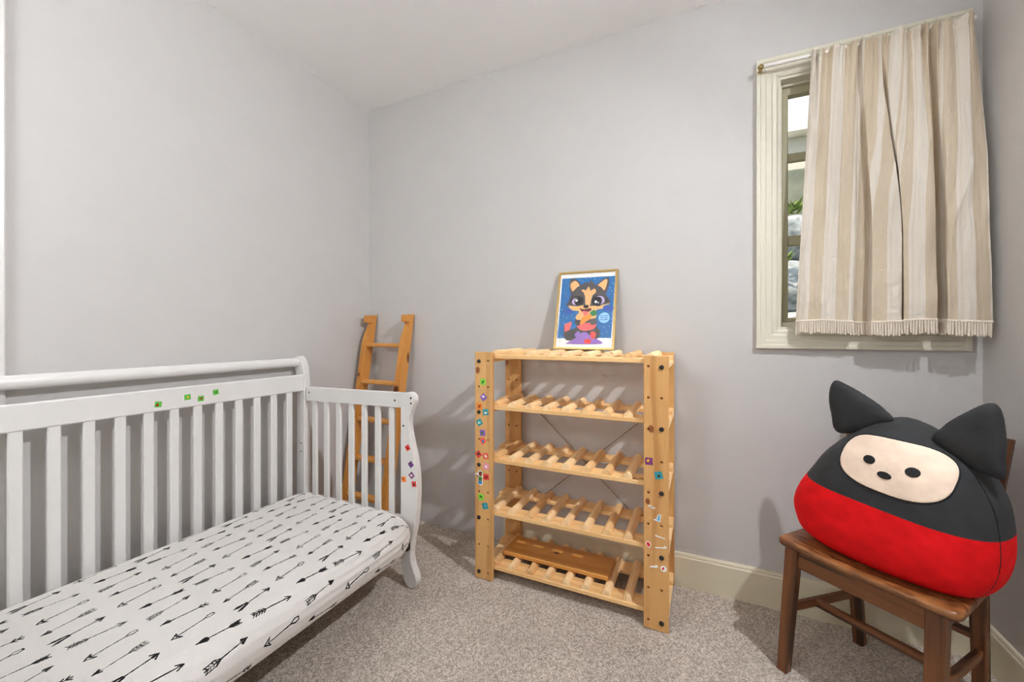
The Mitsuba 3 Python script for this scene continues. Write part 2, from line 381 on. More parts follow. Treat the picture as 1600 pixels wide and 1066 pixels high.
for side in ('left', 'right', 'top', 'bottom'):
    struct('casing', casing(side), 'paint_trim', 'window_1')
SY = 1.955                                                     # front of the sash
SX0, SX1, SZ0, SZ1 = 0.284, 0.722, 1.134, 2.080
struct('stop', join(box(WX0 + 0.012, SX0, SY - 0.012, SY + 0.05, WZ0 + 0.012, WZ1 - 0.012, 0.002), box(SX1, WX1 - 0.012, SY - 0.012, SY + 0.05, WZ0 + 0.012, WZ1 - 0.012, 0.002),
                    box(SX0, SX1, SY - 0.012, SY + 0.05, WZ0 + 0.012, SZ0, 0.002), box(SX0, SX1, SY - 0.012, SY + 0.05, SZ1, WZ1 - 0.012, 0.002)), 'paint_trim', 'window_1')
sw = 0.022
struct('sash', join(box(SX0, SX0 + sw, SY, SY + 0.035, SZ0, SZ1, 0.003), box(SX1 - sw, SX1, SY, SY + 0.035, SZ0, SZ1, 0.003),
                    box(SX0, SX1, SY, SY + 0.035, SZ0, SZ0 + sw * 0.8, 0.003), box(SX0, SX1, SY, SY + 0.035, SZ1 - sw * 1.5, SZ1, 0.003)), 'sage_sash', 'window_1', label='sage green sash')
bars = [(1.782, 1.817), (1.442, 1.484)]
for z0, z1 in bars:
    struct('glazing_bar', box(SX0, SX1, SY + 0.01, SY + 0.03, z0, z1, 0.003), 'sage_sash', 'window_1')
edges = [SZ0 + 0.01, bars[1][0] + 0.004, bars[1][1] - 0.004, bars[0][0] + 0.004, bars[0][1] - 0.004, SZ1 - 0.02]
for a, b in zip(edges[::2], edges[1::2]):
    v = np.array([(SX0 + 0.01, SY + 0.02, a), (SX1 - 0.01, SY + 0.02, a), (SX1 - 0.01, SY + 0.02, b), (SX0 + 0.01, SY + 0.02, b)])
    struct('pane', (v, np.array([[0, 1, 2, 3]])), 'pane_glass', 'window_1')

# ------------------------------------------------------------------ unseen lamps, out of view, placed to light the room
lamp = thing('unseen_spotlight', 'unseen small spotlight with a bare bulb, out of view high on the right, placed to cast the shadows', 'lamp')  # unseen; placed along the cast shadows, aimed to even out the walls
aim = np.array(LAMP_AIM) / np.linalg.norm(LAMP_AIM); LP = np.array(LAMP)
add('head', tube([LP - aim * .10, LP - aim * .095, LP + aim * .004, LP + aim * .012], [.03, LAMP_R + .006, LAMP_R + .008, LAMP_R + .008], 32, False), 'rod_white', lamp, smooth=40)
add('bracket', join(cyl(LP - aim * .05, (XR, LP[1], LP[2] - .0), .01), trimesh.creation.cylinder(.04, .012, sections=32).apply_transform(frame_matrix((XR - .006, LP[1], LP[2]), (0, 1, 0), (0, 0, 1)))), 'rod_white', lamp, smooth=40)
k = np.arange(32) * 2 * np.pi / 32; e1 = np.cross(aim, [0, 0, 1.0]); e1 /= np.linalg.norm(e1); e2 = np.cross(aim, e1)
lv = np.vstack([[LP], LP + LAMP_R * (np.cos(k)[:, None] * e1 + np.sin(k)[:, None] * e2)])
lf = np.stack([k * 0, 1 + np.arange(32), 1 + (np.arange(32) + 1) % 32], 1).astype(int)
add('bulb', join(trimesh.Trimesh(lv, lf, process=False), ball(LP + aim * .018, .0108, 2)), None, lamp, emitter={'type': 'area', 'radiance': {'type': 'rgb', 'value': list(LAMP_POWER)}})
soft_lamp = thing('unseen_soft_lamp', 'unseen round soft lamp behind the camera, placed to brighten the whole room', 'lamp')
add('shade', ball(SOFT_LAMP, SOFT_LAMP_R, 3), None, soft_lamp, smooth=True, emitter={'type': 'area', 'radiance': {'type': 'rgb', 'value': list(SOFT_LAMP_POWER)}})  # unseen glowing ball that lifts the soft light in the room
add('cord', cyl((SOFT_LAMP[0], SOFT_LAMP[1], SOFT_LAMP[2] + SOFT_LAMP_R), (SOFT_LAMP[0], SOFT_LAMP[1], H), .003, 8), 'bolt_black', soft_lamp)

# ------------------------------------------------------------------ crib turned toddler bed
crib = thing('crib', 'white slatted crib without its front side, standing along the left wall', 'crib')
PY0, PY1 = 1.378, 1.412                                        # far end panel
FRONT_POST = [(-1.186, .832), (-1.186, .264), (-1.184, .11), (-1.170, .036), (-1.150, .006), (-1.128, -.001), (-1.108, .012), (-1.100, .030), (-1.101, .052), (-1.120, .092), (-1.131, .135), (-1.126, .19), (-1.108, .278), (-1.098, .37), (-1.096, .454), (-1.106, .54), (-1.129, .628), (-1.142, .69), (-1.141, .728), (-1.129, .765), (-1.114, .793), (-1.114, .815), (-1.126, .832), (-1.146, .836)]
fp = np.vstack([[FRONT_POST[0]], [FRONT_POST[1]], catmull(FRONT_POST[2:], 4)])
BACK_POST = [(-1.790, .84), (-1.792, .70), (-1.790, .4), (-1.790, 0.0), (-1.850, 0.0), (-1.850, .25), (-1.846, .70), (-1.850, .86), (-1.862, .905), (-1.872, .935), (-1.870, .962), (-1.850, .974), (-1.826, .966), (-1.806, .935), (-1.794, .89)]
bpst = np.vstack([BACK_POST[:5], catmull(BACK_POST[5:], 5)])
def holes(mesh, pts, axis, at, depth=0.024, r=0.0052):
    man = M(mesh)
    for a, b in pts:
        c = m3.Manifold.cylinder(2 * depth, r, r, 10, True)
        c = c.rotate([90, 0, 0]) if axis == 1 else c.rotate([0, 90, 0])
        man = man - c.translate([a, at, b] if axis == 1 else [at, a, b])
    return tm(man)
def dark_discs(pts, axis, at, into):  # small dark discs set just inside the holes
    return [cyl((a, at + into * .0015, b), (a, at + into * .006, b), .0048, 10) if axis == 1 else cyl((at - .0015, a, b), (at - .006, a, b), .0048, 10) for a, b in pts]
END_SLATS = [-1.734 + 0.0813 * k for k in range(7)]
def end_panel(y0, y1, face):
    """face: the y of the side that looks into the bed."""
    post = prism(fp, y1 - y0, (0, y1, 0), (1, 0, 0), (0, 0, 1), 0.003)
    post = holes(post, [(-1.130, .812), (-1.130, .790), (-1.170, .69), (-1.158, .245), (-1.158, .19)], 1, face)
    post = holes(post, [((y0 + y1) / 2, .752), ((y0 + y1) / 2, .155), ((y0 + y1) / 2, .115)], 0, -1.131, 0.02)
    add('front_post', post, 'paint_white', crib, smooth=35)
    back = prism(bpst, y1 - y0, (0, y1, 0), (1, 0, 0), (0, 0, 1), 0.003)
    back = holes(back, [(-1.815, .54), (-1.815, .50)], 1, face)
    add('back_post', back, 'paint_white', crib, smooth=35)
    ym = (y0 + y1) / 2
    rail = prism([(-1.788, .754), (-1.788, .822), (-1.178, .831), (-1.178, .766)], 0.024, (0, ym + .012, 0), (1, 0, 0), (0, 0, 1), 0.002)
    into = -1 if face > ym else 1
    add('dark_discs', join(dark_discs([(-1.130, .812), (-1.130, .790), (-1.170, .69), (-1.158, .245), (-1.158, .19), (-1.815, .54), (-1.815, .50)], 1, face, into) + dark_discs([(-1.765, .797), (-1.222, .795)], 1, ym - into * .012, into)
        + dark_discs([(-1.205, .20), (-1.205, .145)], 1, ym - into * .010, into)), 'dark_metal', crib, kind='stuff', label='dark discs sunk in the holes')
    add('end_top_rail', holes(rail, [(-1.765, .797), (-1.222, .795)], 1, ym - 0.012 if face < ym else ym + 0.012), 'paint_white', crib, smooth=35)
    low = box(-1.79, -1.18, ym - .01, ym + .01, .11, .295, 0.003)
    add('end_lower_rail', holes(low, [(-1.205, .20), (-1.205, .145)], 1, ym - 0.01 if face < ym else ym + 0.01), 'paint_white', crib)
    for x in END_SLATS:
        add('end_slat', box(x - .016, x + .016, ym - .007, ym + .007, .285, .765, .003), 'paint_white', crib)
end_panel(PY0, PY1, PY0)
end_panel(0.010, 0.044, 0.044)
add('top_rail', tube([(-1.845, .02, .944), (-1.845, 1.395, .944)], .0215, 24), 'paint_white', crib, smooth=40)
add('back_rail', box(-1.822, -1.798, .03, 1.392, .803, .884, .004), 'paint_white', crib)
add('back_lower_rail', box(-1.822, -1.798, .03, 1.392, .12, .215, .004), 'paint_white', crib)
for k in range(-5, 12):
    y = .4475 + .0783 * k
    add('back_slat', box(-1.816, -1.802, y - .0148, y + .0148, .205, .810, .003), 'paint_white', crib)
sup = [box(-1.785, -1.130, a, a + .022, .183, .199, .003) for a in (.05, .48, .92, 1.345)] + [box(-1.785, -1.763, .05, 1.367, .183, .199, .003), box(-1.150, -1.130, .05, 1.367, .183, .199, .003)]
add('mattress_support', join(sup), 'dark_metal', crib, label='black metal frame under the mattress')
for x in (-1.776, -1.142):                                       # brackets that hang the frame on the posts
    for y0, y1 in ((1.360, PY0 + .002), (.042, .062)):
        add('bracket', box(x - .008, x + .010, y0, y1, .165, .199, .002), 'dark_metal', crib)

def mattress():
    x0, x1, y0, y1, zc, hz = -1.788, -1.046, .052, 1.368, .268, .068
    R, rc, n = .085, .15, 28
    out = []                                                   # plan outline, anticlockwise
    for cx, cy, a0 in ((x1 - rc, y1 - rc, 0), (x0 + .09, y1 - .09, 90), (x0 + .09, y0 + .09, 180), (x1 - rc, y0 + rc, 270)):
        r = rc if cx > -1.5 else .09
        for a in np.radians(np.linspace(a0, a0 + 90, 12)): out.append((cx + r * math.cos(a), cy + r * math.sin(a), math.cos(a), math.sin(a)))
    out = np.array(out)
    dens = []
    for i in range(len(out)):
        a, b = out[i], out[(i + 1) % len(out)]
        m = max(1, int(np.linalg.norm(b[:2] - a[:2]) / 0.012))
        for t in np.arange(m) / m: dens.append(a * (1 - t) + b * t)
    out = np.array(dens); P, N = out[:, :2], out[:, 2:]
    rng = np.random.default_rng(2)
    rings, uvs = [], []
    arcs = 0.0; prev = None
    prof = []
    for phi in np.radians(np.linspace(90, -80, 40)):
        c, s = math.cos(phi), math.sin(phi)
        prof.append((R * (1 - max(c, 0)) if s > 0 else .06 * (1 - max(c, 0)), zc + hz * s))
    ctr = np.array([(x0 + x1) / 2, (y0 + y1) / 2])
    top = P - N * R
    for t in (0.0, .25, .5, .7, .85, .95):                    # the flat top, shrinking rings
        q = ctr + (top - ctr) * t
        crown = .006 * (1 - t ** 4)
        ripple = .0022 * np.sin(q[:, 0] * 75 + 3 * np.sin(q[:, 1] * 4)) * np.clip((q[:, 0] + 1.35) / .15, 0, 1) * t
        rings.append(np.column_stack([q, np.full(len(q), prof[0][1] + crown) + ripple])); uvs.append(q)
    arc = 0.0
    for i, (ins, z) in enumerate(prof):
        if i: arc += math.hypot(ins - prof[i - 1][0], z - prof[i - 1][1])
        fold = .0016 * np.sin(P[:, 1] * 2.3 + 260 * arc + 2 * np.sin(P[:, 1] * 4.3)) * 1.5 * math.sin(min(arc / .17, 1) * math.pi) * (.6 + .4 * np.sin(P[:, 1] * 6.1 + 1))
        q = P - N * ins + N * fold[:, None]
        rings.append(np.column_stack([q, np.full(len(q), z)])); uvs.append(top + N * arc)
    v = np.vstack(rings); uv = np.vstack(uvs); n = len(P); m = len(rings)
    i, j = np.meshgrid(np.arange(m - 1), np.arange(n), indexing='ij')
    a, b, c, d = i * n + j, (i + 1) * n + j, (i + 1) * n + (j + 1) % n, i * n + (j + 1) % n
    f = np.vstack([np.stack([a, b, c], -1).reshape(-1, 3), np.stack([a, c, d], -1).reshape(-1, 3)])
    v = np.vstack([v, [[*ctr, prof[-1][1]]]]); uv = np.vstack([uv, [ctr]])
    k = np.arange(n)
    f = np.vstack([f, np.stack([(m - 1) * n + k, k * 0 + m * n, (m - 1) * n + (k + 1) % n], 1)])
    return trimesh.Trimesh(v, f, process=False), uv
mm, muv = mattress()
add('mattress', mm, 'sheet_cotton', smooth=True, uv=muv, label='crib mattress in a white fitted sheet printed with black arrows', cat='mattress')

# ------------------------------------------------------------------ stickers
def sticker_colour(key, c): flat(key, c, 0.4, 0.4)
STICK = {'green': (92, 170, 66), 'lime': (132, 204, 60), 'purple': (132, 92, 170), 'violet': (98, 62, 122), 'orange': (226, 122, 44), 'coral': (222, 94, 76), 'red': (206, 66, 56), 'teal': (48, 140, 150), 'pink': (224, 140, 168), 'plum': (120, 56, 110), 'white': (232, 232, 230)}
MOTIF = {'brown': (126, 62, 26), 'gold': (232, 178, 40), 'dark': (54, 40, 36), 'mint': (182, 220, 190), 'ivory': (238, 232, 220), 'blue': (40, 120, 180), 'deepred': (150, 30, 34), 'moss': (60, 110, 50), 'sky': (88, 160, 200), 'yellow': (240, 206, 60), 'scarlet': (210, 40, 50)}
for k, c in STICK.items(): sticker_colour('sticker_' + k, c)
for k, c in MOTIF.items(): sticker_colour('motif_' + k, c)
srng = np.random.default_rng(11)
def sticker(parent, o, ex, ey, size, rot, base, motif, shape='square'):
    """A small printed sticker on a face: its own backing and a raised blob of print."""
    m = frame_matrix(o, ex, ey)
    c, s = math.cos(rot), math.sin(rot)
    R2 = np.array([[c, -s], [s, c]])
    if shape == 'square': pts = np.array([(-1, -1), (1, -1), (1, 1), (-1, 1)]) * size / 2
    elif shape == 'round': pts = np.array([(math.cos(a), math.sin(a)) for a in np.linspace(0, 2 * np.pi, 20)[:-1]]) * size / 2
    else: pts = np.array(shape) * size / 2
    pts = pts @ R2.T
    key = add('sticker', prism(pts, 0.0005, m[:3, 3] - m[:3, 2] * 0.0001, m[:3, 0], m[:3, 1]), 'sticker_' + base, parent)
    blobs = []
    for _ in range(3):
        a = srng.uniform(-0.16, 0.16, 2) * size; r = size * srng.uniform(0.10, 0.2)
        blobs.append(sg.Point(*a).buffer(r, 5))
    u = unary_union(blobs)
    u = max(u.geoms, key=lambda g: g.area) if hasattr(u, 'geoms') else u
    if shape not in ('square', 'round'): u = sg.Polygon(pts).buffer(-size * 0.09); u = max(u.geoms, key=lambda g: g.area) if hasattr(u, 'geoms') else u
    add('motif', prism(u, 0.0004, m[:3, 3] + m[:3, 2] * 0.0003, m[:3, 0], m[:3, 1]), 'motif_' + motif, key)
FX = (0, 1, 0), (0, 0, 1)                                      # on faces that look along +x
for y, z, rot, mo in ((.785, .830, -.15, 'deepred'), (.878, .843, .02, 'gold'), (.924, .831, -.05, 'brown'), (.978, .849, .12, 'moss')):
    sticker(crib, (-1.798, y, z), *FX, .021, rot, 'green', mo)
NY = (1, 0, 0), (0, 0, 1)                                      # on faces that look along -y
for x, z, rot, ba, mo in ((-1.146, .599, .65, 'red', 'deepred'), (-1.129, .530, .75, 'violet', 'brown'), (-1.125, .484, .8, 'plum', 'ivory'), (-1.167, .461, .2, 'orange', 'brown'), (-1.112, .449, .1, 'red', 'dark')):
    sticker(crib, (x, PY0, z), *NY, .023, rot, ba, mo)

# ------------------------------------------------------------------ wooden ladder leaning behind the crib
ladder = thing('bunk_ladder', 'honey varnished wooden bunk bed ladder leaning in the corner behind the crib', 'ladder')
def back_line(z): return 1.690 + .178 * z
PROF = [(-.067, 0.0), (-.067, .95), (-.067, 1.03), (-.060, 1.075), (-.046, 1.115), (-.040, 1.140), (-.042, 1.152), (-.074, 1.156), (-.076, 1.195), (0.0, 1.200), (0.0, 0.0)]
def rail_mesh(x0, x1):
    pts = [(back_line(z) + a, z) for a, z in PROF]
    return prism(pts, x1 - x0, (x0, 0, 0), (0, 1, 0), (0, 0, 1), 0.004)
add('side_rail', rail_mesh(-1.852, -1.815), 'honey_z', ladder, smooth=30)
add('side_rail', rail_mesh(-1.567, -1.530), 'honey_z', ladder, smooth=30)
for z in (1.030, .816, .604, .392, .190):
    yb = back_line(z)
    add('rung', box(-1.818, -1.564, yb - .062, yb - .012, z - .022, z, .004), 'honey_x', ladder)

# ------------------------------------------------------------------ wine rack
rack = thing('wine_rack', 'pine wine rack with five slatted shelves standing against the window wall', 'wine rack')
PX = [(-.926, -.839), (-.203, -.116)]
ROWS = [.968, .852, .736, .619, .502, .386, .269, .151, .033]
def post(x0, x1, y0, y1, face, cols, mat):
    m = box(x0, x1, y0, y1, 0.0, 1.006, .002)
    m = holes(m, [(c, z) for z in ROWS for c in cols], 1, face, 0.014, 0.0048)
    return add('post', m, mat, rack, smooth=35)
post(*PX[0], 1.569, 1.587, 1.569, (-.905, -.860), 'pine_z')
post(*PX[1], 1.569, 1.587, 1.569, (-.186, -.140), 'pine_z_b')
post(*PX[0], 1.874, 1.891, 1.874, (-.905, -.860), 'pine_z_b')
post(*PX[1], 1.874, 1.891, 1.874, (-.186, -.140), 'pine_z')
SH = [.994, .768, .534, .300, .061]                            # tops of the shelf boards
for zt in SH:
    for (bx) in (-.905, -.140):                                # black bolt caps
        z = zt - .029
        cap = trimesh.creation.revolve([(0.0001, -.012), (.0045, -.012), (.0045, 0), (.0082, 0), (.0082, .0035), (.0065, .006), (.0001, .0066)], sections=20)
        cap.apply_transform(frame_matrix((bx, 1.569, z), (1, 0, 0), (0, 0, 1)))
        cap.apply_translation((0, 0, 0))
        add('bolt', cap, 'bolt_black', rack, smooth=40)
def half_round(x, y0, y1, z, w=.034, h=.021):
    a = np.linspace(0, np.pi, 9)
    pts = [(-w / 2, 0)] + [(-w / 2 * math.cos(t), .004 + (h - .004) * math.sin(t)) for t in a] + [(w / 2, 0)]
    return prism([(px, pz) for px, pz in pts][::-1], y1 - y0, (x, y1, z), (1, 0, 0), (0, 0, 1))
rrng = np.random.default_rng(4)
for li, zt in enumerate(SH):
    add('shelf_board', box(-.924, -.118, 1.588, 1.664, zt - .017, zt, .002), 'pine_x', rack)
    add('shelf_board', box(-.924, -.118, 1.800, 1.873, zt - .017, zt, .002), 'pine_x', rack)
    for x in (-.894, -.148):                                   # end pieces under the boards
        add('shelf_end', box(x - .030, x + .030, 1.589, 1.872, zt - .036, zt - .017, .002), 'pine_y', rack)
    for k in range(9):
        x = -.840 + .0822 * k + rrng.uniform(-.003, .003)
        add('slat', half_round(x, 1.590 + rrng.uniform(0, .004), 1.866, zt), ('pine_y', 'pine_y_b')[int(rrng.random() < .4)], rack, smooth=35)
for (a, b) in (((-.805, .757), (-.297, .284)), ((-.188, .757), (-.722, .284))):   # wire cross brace behind
    d = .0 if a[0] < -.5 else -.004
    pts = np.linspace((a[0], 1.881 + d, a[1]), (b[0], 1.881 + d, b[1]), 120)
    e = np.array([b[0] - a[0], 0, b[1] - a[1]]); e /= np.linalg.norm(e); w = np.cross(e, [0, 1, 0])
    ph = np.linspace(0, 60 * np.pi, 120 * 3)
    fine = np.linspace(pts[0], pts[-1], 360)
    st = [tube(fine + .0012 * (np.cos(ph + o)[:, None] * w + np.sin(ph + o)[:, None] * np.array([0, 1, 0])), .0015, 5) for o in (0, np.pi)]
    add('wire_brace', join(st), 'steel', rack, smooth=60, label='twisted steel wire brace')
for x, z, rot, ba, mo in ((-.885, .874, .05, 'lime', 'moss'), (-.882, .806, .75, 'purple', 'ivory'), (-.903, .764, .0, 'orange', 'brown'), (-.872, .741, .1, 'teal', 'ivory'), (-.903, .693, .6, 'teal', 'mint'),
                          (-.887, .648, .1, 'purple', 'moss'), (-.885, .613, .7, 'coral', 'blue'), (-.908, .551, .65, 'red', 'dark'), (-.871, .547, .15, 'coral', 'ivory'), (-.869, .502, .0, 'pink', 'ivory'),
                          (-.869, .455, .1, 'red', 'deepred'), (-.895, .362, .1, 'lime', 'moss'), (-.874, .326, .3, 'teal', 'sky'), (-.184, .617, .05, 'plum', 'gold'), (-.150, .570, .2, 'teal', 'dark')):
    sticker(rack, (x, 1.569, z), *NY, .027, rot, ba, mo)
DIE = [((-.175, .450), .026, 0, [(-1, .1), (-.6, .5), (1, -.1), (.7, -.5)], 'dark'), ((-.155, .413), .034, 0, [(-.9, -.5), (.6, -.8), (.8, .9), (.1, .8), (-.1, -.1)], 'sky'),
       ((-.145, .345), .034, 0, [(-1, .05), (-1, .3), (1, -.05), (1, -.3)], 'scarlet'), ((-.186, .310), .028, 0, [(-.8, 0), (-.2, 1), (.8, .2), (.3, -1)], 'scarlet'),
       ((-.142, .309), .040, 0, [(-1, -.35), (-1, -.15), (.3, .05), (.7, .4), (1, .25), (.9, -.05), (.3, -.15)], 'yellow'), ((-.167, .233), .030, 0, [(-1, -.4), (-.9, -.1), (.3, .3), (.6, .6), (1, .2), (.7, -.2)], 'ivory')]
for (x, z), size, rot, shape, mo in DIE:
    sticker(rack, (x, 1.569, z), *NY, size, rot, 'white', mo, shape)
kid = add('sticker', prism(catmull([(-.899 + .001 * a, .447 + .001 * b) for a, b in ((-9, -30), (10, -30), (13, -14), (9, -2), (13, 8), (13, 24), (4, 32), (-8, 30), (-13, 20), (-24, 17), (-26, 10), (-12, 2), (-13, -14))], 4, True), .0005, (0, 1.5691, 0), *NY), 'sticker_white', rack, label='die-cut sticker of a waving child')
def kid_part(pts, mat): add('motif', prism([(-.899 + .001 * a, .447 + .001 * b) for a, b in pts], .0004, (0, 1.5686, 0), *NY), mat, kid)
circ = lambda x, y, rx, ry: [(x + rx * math.cos(a), y + ry * math.sin(a)) for a in np.linspace(0, 2 * np.pi, 17)[:-1]]
kid_part(circ(1, 16, 9, 9), 'motif_brown'); kid_part([(-8, 19), (10, 19), (9, 26), (2, 29), (-6, 26)], 'motif_dark')
kid_part([(-10, -14), (9, -14), (8, 5), (-8, 5)], 'motif_moss'); kid_part([(-10, 1), (-7, 6), (-20, 14), (-22, 11)], 'motif_brown')
kid_part([(-9, -27), (9, -27), (9, -15), (-10, -15)], 'motif_blue')
sticker(rack, (-.133, 1.569, .233), *NY, .022, 0, 'white', 'scarlet', 'round')

plank = add('loose_plank', box(-.826, -.352, 1.652, 1.806, .0835, .1005, .002), 'plank_x', label='varnished honey coloured plank lying loose on the bottom shelf of the rack', cat='plank')

# ------------------------------------------------------------------ picture leaning on the rack
frame = thing('picture_frame', 'thin gold picture frame with an animal drawing, leaning on top of the rack', 'picture')
FO = np.array([-.639, 1.800, 1.0165]); FU = np.array([0, 1.889 - 1.800, .368]); FU /= np.linalg.norm(FU)
FW, FH = .282, .379
FN = np.cross([1, 0, 0], FU)                                   # towards the room
def on_frame(poly, depth, thick, holes_=()):
    p = poly if hasattr(poly, 'exterior') else sg.Polygon(poly)
    return prism(p, thick, FO + FN * depth, (1, 0, 0), FU)
outer = sg.box(0, 0, FW, FH); inner = sg.box(.009, .009, FW - .009, FH - .009)
add('moulding', prism(outer.difference(inner), .016, FO - FN * .014, (1, 0, 0), FU, 0.002), 'gold_frame', frame, smooth=30)
add('backing', on_frame(sg.box(.004, .004, FW - .004, FH - .004), -.012, .004), 'dark_metal', frame)
PRN = add('print', on_frame(sg.box(.006, .006, FW - .006, FH - .006), -.0080, .001), 'sticker_white', frame, label='colour drawing of a big-eyed striped animal with a carrot')
for k, c in {'night_blue': (18, 104, 166), 'fur_grey': (78, 72, 74), 'fur_tan': (230, 178, 118), 'lilac': (186, 166, 206), 'ink': (20, 18, 22), 'wine': (96, 30, 40), 'tongue': (224, 110, 116), 'carrot': (238, 142, 30), 'leafgreen': (46, 124, 74), 'coral_fur': (232, 104, 104), 'purple_fur': (150, 112, 188), 'blue_fur': (52, 84, 170), 'bubble': (140, 196, 232), 'snow': (240, 242, 246), 'red_fur': (224, 70, 62)}.items():
    flat('print_' + k, c, 0.6, 0.2)
def blob(pts, grow=3): 
    q = catmull([(a * .001, b * .001) for a, b in pts], 5, True)
    p = sg.Polygon(q)
    return p if p.is_valid else p.buffer(0)
def ell(x, y, a, b, rot=0):
    t = np.linspace(0, 2 * np.pi, 33)[:-1]; c, s = math.cos(rot), math.sin(rot)
    return sg.Polygon([(.001 * (x + a * math.cos(i) * c - b * math.sin(i) * s), .001 * (y + a * math.cos(i) * s + b * math.sin(i) * c)) for i in t])
layer = [-.0070]
def ink(name, poly, colour):
    """One printed shape: a film a tenth of a millimetre above the ones before it."""
    polys = [g for g in (poly.geoms if hasattr(poly, 'geoms') else [poly]) if g.area > 1e-8]
    layer[0] += .00008
    add(name, join([on_frame(g, layer[0], .0001) for g in polys]), 'print_' + colour, PRN)
ink('sky', sg.Polygon([(.012, .052), (.016, .349), (.270, .348), (.265, .055)]), 'night_blue')
ink('snowflakes', unary_union([ell(a, b, 1.7, 1.7) for a, b in ((33, 332), (50, 312), (103, 337), (118, 330), (137, 342), (156, 343), (177, 338), (35, 277), (47, 256), (261, 312), (268, 335), (248, 292), (258, 275), (265, 262), (35, 162), (53, 152), (77, 161), (97, 173), (230, 106), (255, 108), (225, 74), (245, 82), (26, 191), (34, 62), (261, 143), (42, 126), (264, 167), (88, 147))]), 'snow')
ink('binding_holes', unary_union([sg.box(.0125 + .000012 * k * 5, .345 - .0068 * k - .0026, .0175, .345 - .0068 * k) for k in range(43)]), 'snow')
ink('tail', blob([(47, 60), (43, 88), (45, 117), (59, 126), (78, 130), (74, 96), (90, 80), (70, 50)]), 'fur_grey')
ink('tail_tip', blob([(48, 86), (45, 117), (59, 126), (78, 130), (74, 100), (63, 86)]), 'coral_fur')
ink('body', blob([(96, 143), (142, 147), (196, 143), (189, 122), (215, 82), (205, 53), (165, 44), (112, 43), (65, 42), (47, 62), (60, 88), (91, 97), (107, 113)]), 'fur_grey')
ink('whiskers', unary_union([blob([(37, 188), (67, 194), (79, 181), (60, 173)]), blob([(221, 188), (229, 205), (269, 196), (250, 182)])]), 'blue_fur')
ink('ears', unary_union([blob([(61, 344), (87, 340), (113, 310), (95, 290), (68, 268), (55, 309)]), blob([(185, 305), (218, 336), (242, 339), (242, 296), (227, 262), (204, 290)])]), 'fur_grey')
ink('inner_ears', unary_union([blob([(62, 322), (83, 334), (105, 309), (93, 294), (76, 279), (62, 300)]), blob([(191, 303), (212, 325), (234, 333), (232, 301), (221, 278), (206, 292)])]), 'fur_tan')
ink('head', blob([(68, 268), (90, 298), (111, 311), (136, 323), (149, 320), (160, 331), (178, 312), (204, 298), (221, 280), (234, 255), (253, 229), (248, 219), (256, 214), (228, 209), (192, 203), (135, 200), (84, 205), (48, 212), (60, 238)]), 'fur_grey')
ink('muzzle', blob([(58, 210), (96, 207), (134, 211), (168, 206), (208, 209), (256, 216), (225, 205), (221, 192), (193, 186), (195, 164), (187, 147), (143, 141), (105, 141), (96, 156), (111, 181), (76, 188)]), 'fur_tan')
ink('blaze', sg.Polygon([(.001 * a, .001 * b) for a, b in ((115, 284), (124, 290), (136, 281), (150, 304), (160, 280), (176, 292), (185, 284), (185, 271), (169, 257), (164, 227), (160, 202), (139, 202), (136, 249), (128, 271))]), 'fur_tan')
ink('lashes', unary_union([sg.Polygon([(.001 * a, .001 * b) for a, b in p]) for p in (((72, 238), (58, 240), (70, 231)), ((72, 230), (60, 229), (74, 223)), ((226, 236), (244, 240), (228, 228)), ((226, 228), (246, 228), (224, 220)))]), 'ink')
ink('whisker_lines', unary_union([sg.LineString([(.001 * a, .001 * b), (.001 * c, .001 * d)]).buffer(.0011) for a, b, c, d in ((70, 190, 34, 178), (74, 186, 40, 168), (72, 193, 30, 190), (228, 194, 268, 204), (228, 190, 272, 192), (226, 187, 262, 176))]), 'blue_fur')
ink('eyes', unary_union([ell(100, 232, 31, 25), ell(198, 231, 31, 27)]), 'ink')
ink('irises', unary_union([ell(97, 230, 24, 19), ell(203, 232, 25, 22)]), 'lilac')
ink('pupils', unary_union([ell(103, 230, 19, 19), ell(196, 229, 20, 21)]), 'ink')
ink('glints', unary_union([ell(95, 235, 6, 6), ell(187, 226, 6, 6), ell(199, 221, 3, 3)]), 'snow')
ink('mouth', blob([(112, 198), (131, 191), (164, 195), (167, 185), (145, 174), (128, 177)]), 'wine')
ink('tongue', blob([(128, 182), (153, 177), (150, 160), (137, 162)]), 'tongue')
ink('nose', ell(143, 204, 13, 8), 'ink')
ink('belly', blob([(107, 116), (144, 124), (193, 122), (186, 98), (146, 87), (116, 97)]), 'coral_fur')
ink('arms', unary_union([blob([(97, 140), (118, 136), (126, 120), (108, 112), (98, 122)]), blob([(168, 128), (186, 138), (197, 132), (194, 118), (172, 116)])]), 'fur_grey')
ink('carrot', blob([(119, 122), (126, 147), (145, 164), (170, 164), (171, 151), (148, 130), (124, 116)]), 'carrot')
ink('carrot_top', blob([(163, 172), (182, 186), (198, 168), (179, 157)]), 'leafgreen')
ink('paws', unary_union([blob([(97, 67), (109, 84), (122, 80), (115, 51)]), blob([(70, 34), (99, 51), (126, 76), (151, 81), (176, 61), (217, 41), (218, 27), (71, 25)])]), 'purple_fur')
ink('foot', unary_union([blob([(172, 61), (175, 85), (195, 77), (196, 61), (185, 49)]), ell(160, 38, 17, 12)]), 'red_fur')
ink('speech_bubble', ell(230, 148, 25, 25), 'bubble')
ink('writing', unary_union([sg.box(.212 + o, z - .0016, .212 + o + w, z + .0016) for z, ws in ((.157, ((0, .014), (.017, .007), (.026, .010))), (.148, ((.001, .016), (.020, .013))), (.139, ((0, .012), (.014, .020)))) for o, w in ws]), 'blue_fur')
ink('drawn_line', sg.box(.026, .036, .0272, .05), 'fur_grey')
